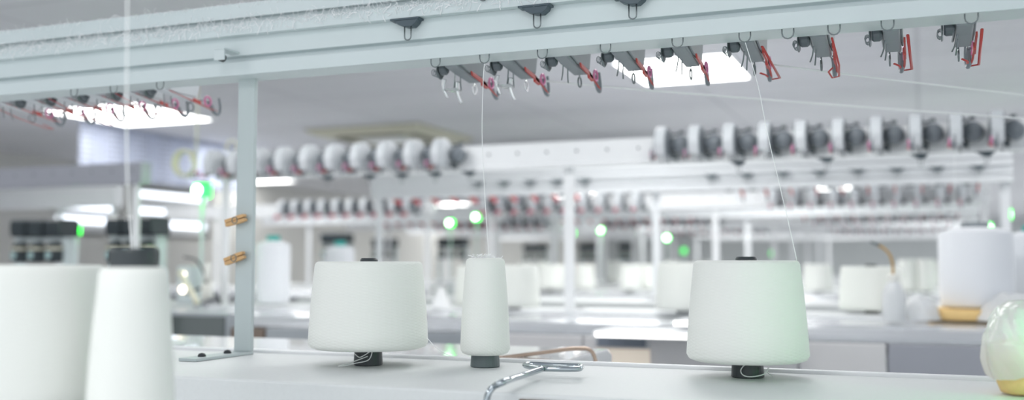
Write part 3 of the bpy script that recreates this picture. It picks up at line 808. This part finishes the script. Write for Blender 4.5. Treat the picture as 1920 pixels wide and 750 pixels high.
peg(443, 413, radians(-14), 'upper wooden clothes peg clipped to the steel post')
peg(441, 484, radians(-18), 'lower wooden clothes peg clipped to the steel post')

# ------------------------------------------------------------------ threads
def strand(pts, r, label, k=8):
    o = MB().tube(spline(pts, k), r, 5).build('yarn_strand', THREAD, smooth=True); return tag(o, label, 'thread', 'white threads in the air')
xl = px_x(908, 1.6175)
pc = on_y(917, 486, 1.62)
strand([pc, on_y(911, 400, 1.625), on_y(904, 260, 1.62), on_y(906, 150, 1.618), (xl, 1.6175, H + .355)], .00065, 'white thread rising from the tall narrow cone to the rail')
xl = px_x(1403, 1.6175)
strand([on_y(1494, 489, 1.61), on_y(1472, 390, 1.612), on_y(1441, 260, 1.615), on_y(1421, 160, 1.617), (xl, 1.6175, H + .355)], .00062, 'white thread rising from the large green-tinged cone to the rail')
strand([at_d(801, 634, 1.72), at_d(814, 648, 1.70), at_d(832, 662, 1.70), on_z(858, 671, TT + .004), on_z(884, 673, TT + .006)], .0006, 'loose thin thread drooping between the large cone and the narrow cone')
strand([(-.742, .812, SH + .20), (-.752, .81, H + .10), (-.748, .80, H + .3), (-.74, .79, H + .52)], .0010, 'blurred white thread rising from the closest narrow cone')
strand([on_y(1012, 151, 1.88), at_d(1200, 168, 1.98), at_d(1450, 188, 2.1), at_d(1700, 207, 2.24), at_d(1990, 227, 2.4)], .0022, 'thick white yarn stretching from the second tensioner past the light')
strand([on_y(1446, 121, 1.87), at_d(1600, 141, 1.85), at_d(1760, 160, 1.95), at_d(1990, 186, 2.1)], .0019, 'white yarn stretching from beside the bright light to the frame edge')
strand([at_d(1789, 292, 3.2), at_d(1790, 360, 3.2), at_d(1786, 400, 3.22), on_y(1776, 437, 3.60)], .0011, 'thin thread between second rail and tall white package')

# ------------------------------------------------------------------ signal lamps
GLOW = []
def signal_lamp(px, py, y, label, w=.06, h=.05, m=GREENL, energy=0.0, base=TT):
    p = on_y(px, py, y)
    t = thing('signal_lamp', label, 'signal lamp', (p.x, p.y, base), 0, 'green signal lamps on poles')
    zl = p.z - base
    MB().tube([(0, 0, 0), (0, 0, zl - h / 2)], .008, 8).build('pole', RAIL, t, smooth=True)
    MB().lathe([(.02, 0), (.02, .004), (.009, .010)], 14).build('base', GREYD, t)
    MB().lathe([(w / 2 * .9, zl - h / 2), (w / 2, zl - h / 2 + .004), (w / 2, zl + h / 2 - .004), (w / 2 * .9, zl + h / 2)], 20).build('lens', m, t, smooth=False)
    MB().lathe([(w / 2 * .9, zl + h / 2 + .0003), (w / 2 * .8, zl + h / 2 + .012), (.0001, zl + h / 2 + .014)], 16).build('cap', GREYD, t)
    if m is GREENL:
        rb = min(w, h) * .40
        MB().lathe([(rb, 0), (rb * .9, -.003), (.0001, -.004)][::-1], 16, (0, -w / 2 - .0005, zl), 'y').build('bulb', GREENW, t)
    if energy:
        L = bpy.data.lights.new('lamp_glow', 'POINT'); L.energy = energy; L.color = (.05, 1, .15); L.shadow_soft_size = w * .5
        lo = bpy.data.objects.new('lamp_glow', L); COL.objects.link(lo); lo.location = (p.x, p.y - w, p.z)
    return t
signal_lamp(380, 358, 3.72, 'bright green signal lamp at the machine end beside the clothes pegs', .078, .06, energy=.3, base=0)
signal_lamp(845, 418, 6.85, 'green signal lamp under the warm light, lower of the pair', .055, .045, base=0)
signal_lamp(894, 407, 6.85, 'green signal lamp beside the thin thread, higher of the pair', .055, .045, base=0)
signal_lamp(1073, 437, 9.5, 'green signal lamp just past the white middle post', .05, .045, base=0)
signal_lamp(1127, 431, 9.5, 'green signal lamp between the white and grey posts', .055, .05, base=0)
signal_lamp(1251, 446, 12.35, 'green signal lamp past the grey post, over the half hidden cone', .06, .06, base=0)
signal_lamp(1890, 402, 6.9, 'green signal lamp above the tall white package', .04, .06, energy=.8, base=0)
signal_lamp(1856, 426, 9.5, 'small green signal lamp touching the tall package top', .03, .06, base=0)
signal_lamp(145, 432, 4.9, 'green signal lamp beside the black feeders near the windows', .045, .05)
signal_lamp(1282, 470, 15.3, 'dim green signal lamp low behind the large cone', .08, .08, m=GREEND, base=0)
signal_lamp(1450, 475, 15.3, 'dim green signal lamp above the large cone rim', .08, .08, m=GREEND, base=0)
# unseen green lamp added past the first machine's end to tint the large cone
p = Vector((.33, 1.40, H - .05))
t = thing('signal_lamp', 'added green signal lamp at the end of the white worktop, outside the frame', 'signal lamp', (p.x, p.y, TT + .0002), 0, 'green signal lamps on poles')
MB().tube([(0, 0, 0), (0, 0, p.z - TT - .03)], .008, 8).build('pole', RAIL, t)
MB().lathe([(.034, p.z - TT - .03), (.036, p.z - TT + .0), (.034, p.z - TT + .025)], 20).build('lens', GREENL, t)
MB().lathe([(.085, p.z - TT + .026), (.085, p.z - TT + .031), (.03, p.z - TT + .05), (.0001, p.z - TT + .052)], 24).build('light_shield', GREYD, t)  # wide top added to keep the green light off the rail
L = bpy.data.lights.new('lamp_glow', 'POINT'); L.energy = .75; L.color = (.12, 1, .30); L.shadow_soft_size = .012
lo = bpy.data.objects.new('lamp_glow', L); COL.objects.link(lo); lo.location = p + Vector((-.055, 0, .005))

# ------------------------------------------------------------------ black yarn feeders
def feeder(px, y, label, w=.34, base=TT, ztop=.225):
    x = px_x(px, y)
    t = thing('yarn_feeder', label, 'yarn feeder', (x, y, base), 0, 'black yarn feeder banks')
    zt = H + ztop - base
    MB().box((-w / 2, -.03, 0), (-w / 2 + .02, .03, zt - .1)).box((w / 2 - .02, -.03, 0), (w / 2, .03, zt - .1)).box((-w / 2, -.028, zt - .11), (w / 2, .028, zt - .09)).build('stand', RAIL, t, bevel=.002)
    cw = w / 3
    for i in range(3):
        xc = -w / 2 + cw * (i + .5)
        b = MB().prism([(-.06, zt - .088), (-.07, zt - .06), (-.07, zt - .01), (-.055, zt), (.05, zt), (.06, zt - .02), (.06, zt - .088)], xc - cw * .44, xc + cw * .44).build('feeder_head', BLACKB, t, bevel=.006)
        MB().lathe([(.026, zt - .215), (.040, zt - .205), (.040, zt - .135), (.026, zt - .112)], 16, (xc, -.045, 0)).build('storage_drum', BLACKB, t, smooth=True)
        MB().lathe([(.0405, zt - .152), (.0425, zt - .146), (.0405, zt - .138)], 16, (xc, -.045, 0)).build('drum_band', BEIGE, t)
        MB().lathe([(.018, -.088), (.018, -.0855)], 12, (xc, 0, zt - .178), 'y').build('eye_glass', mat('eye_%d' % random.randrange(10 ** 6), (.40, .56, .56), .2), t)
    return t
for px, y, lb, w in ((83, 3.80, 'bank of black yarn feeders beyond the huge blurred cone', .34), (258, 3.78, 'bank of black yarn feeders over the blurred narrow cone', .29),
                     (632, 7.75, 'far black feeder bank behind the teal-capped package', .28), (722, 9.5, 'far black feeder bank above the large cone rim', .27),
                     (850, 9.5, 'far black feeder bank under the paired green lamps', .33), (1005, 12.45, 'far black feeder bank behind the narrow cone and post', .33),
                     (1105, 12.45, 'far black feeder bank past the white middle post', .26), (1176, 12.45, 'far black feeder bank beside the grey post', .2)):
    feeder(px, y, lb, w, ztop=.225 if y < 5 else .28)

# ------------------------------------------------------------------ coiled air hoses and cords from the ceiling
def air_hose(px, y, py_coil, R, label, arch=False):
    p = on_y(px, py_coil, y)
    t = thing('air_hose', label, 'air hose', (p.x, p.y, CEIL), 0, 'yellowed hoses hanging from the ceiling')
    zc = p.z - CEIL
    MB().tube([(.07, 0, 0), (.07, 0, zc + R * .2)], .006, 7).build('drop_cord', CORD, t, smooth=True)
    pts = []
    n = 70 if not arch else 22
    for i in range(n):
        a = (i / 24) * 2 * pi if not arch else pi * i / (n - 1)
        pts.append((R * cos(a), -.02 + i * .0007, zc + R * (1 if not arch else 1.5) * sin(a)))
    MB().tube(pts, .007, 7).build('coil', HOSE, t, smooth=True)
air_hose(346, 3.95, 306, .062, 'coiled pale yellow air hose beside the hanging net')
air_hose(437, 4.3, 285, .04, 'arched pale yellow air hose just behind the steel post', True)

# ------------------------------------------------------------------ bits at the end of the second machine
x = px_x(352, 3.72)
t = thing('control_box', 'pale control box with two warm indicator lights beside the machine end', 'control box', (x, 3.72, TT))
MB().box((-.035, -.03, 0), (.045, .03, .17)).build('box', RAIL, t, bevel=.006)
for z in (.19 - .06, .14 - .075): MB().lathe([(.016, 0), (.014, -.006), (.001, -.008)][::-1], 16, (0, -.031, z), 'y').build('indicator', WARML, t)
x = px_x(398, 3.6)
t = thing('cable_bundle', 'looped dark cables with white connectors at the machine end', 'cable', (x, 3.6, TT))
MB().tube(spline([(-.05, 0, .003), (-.03, 0, .10), (-.08, 0, .19), (-.16, .01, .21)], 8), .005, 6).tube(spline([(-.12, -.02, .05), (-.03, -.02, .075), (.03, 0, .04), (.04, .01, .003)], 8), .006, 6).build('cable', BLACK, t, smooth=True)
for xx, zz in ((-.015, .02), (.015, .03), (.0, .11)): MB().lathe([(.012, zz), (.014, zz + .02), (.014, zz + .06), (.008, zz + .075)], 12, (xx, -.03, 0)).build('connector', CARD, t, smooth=True)
o = MB().tube([(px_x(338, 3.56), 3.56, H - .03), (px_x(372, 3.50), 3.50, TT + .0125)], .012, 8).build('plastic_pipe', HOSE, smooth=True); tag(o, 'pale slanting plastic pipe leaning at the machine end', 'pipe')

# ------------------------------------------------------------------ world, camera
W = bpy.data.worlds.new('hall_air'); SC.world = W; W.use_nodes = True
bgn = W.node_tree.nodes['Background']; bgn.inputs[0].default_value = (.92, .96, 1, 1); bgn.inputs[1].default_value = 1.5
cam = bpy.data.cameras.new('camera'); co = bpy.data.objects.new('camera', cam); COL.objects.link(co)
cam.sensor_width = 36; cam.lens = F_PX / 1920 * 36; cam.clip_start = .05; cam.clip_end = 100
co.location = CAMP; co.rotation_euler = (pi / 2 + PITCH, 0, YAW)
cam.dof.use_dof = True; cam.dof.focus_distance = 1.66; cam.dof.aperture_fstop = 1.9
SC.camera = co
SC.view_settings.view_transform = 'Standard'; SC.view_settings.look = 'None'
SC.view_settings.gamma = 1; SC.view_settings.use_curve_mapping = False; SC.view_settings.exposure = 0.0
SC.cycles.use_denoising = True
SC.cycles.max_bounces = 8
SC.cycles.sample_clamp_indirect = 6
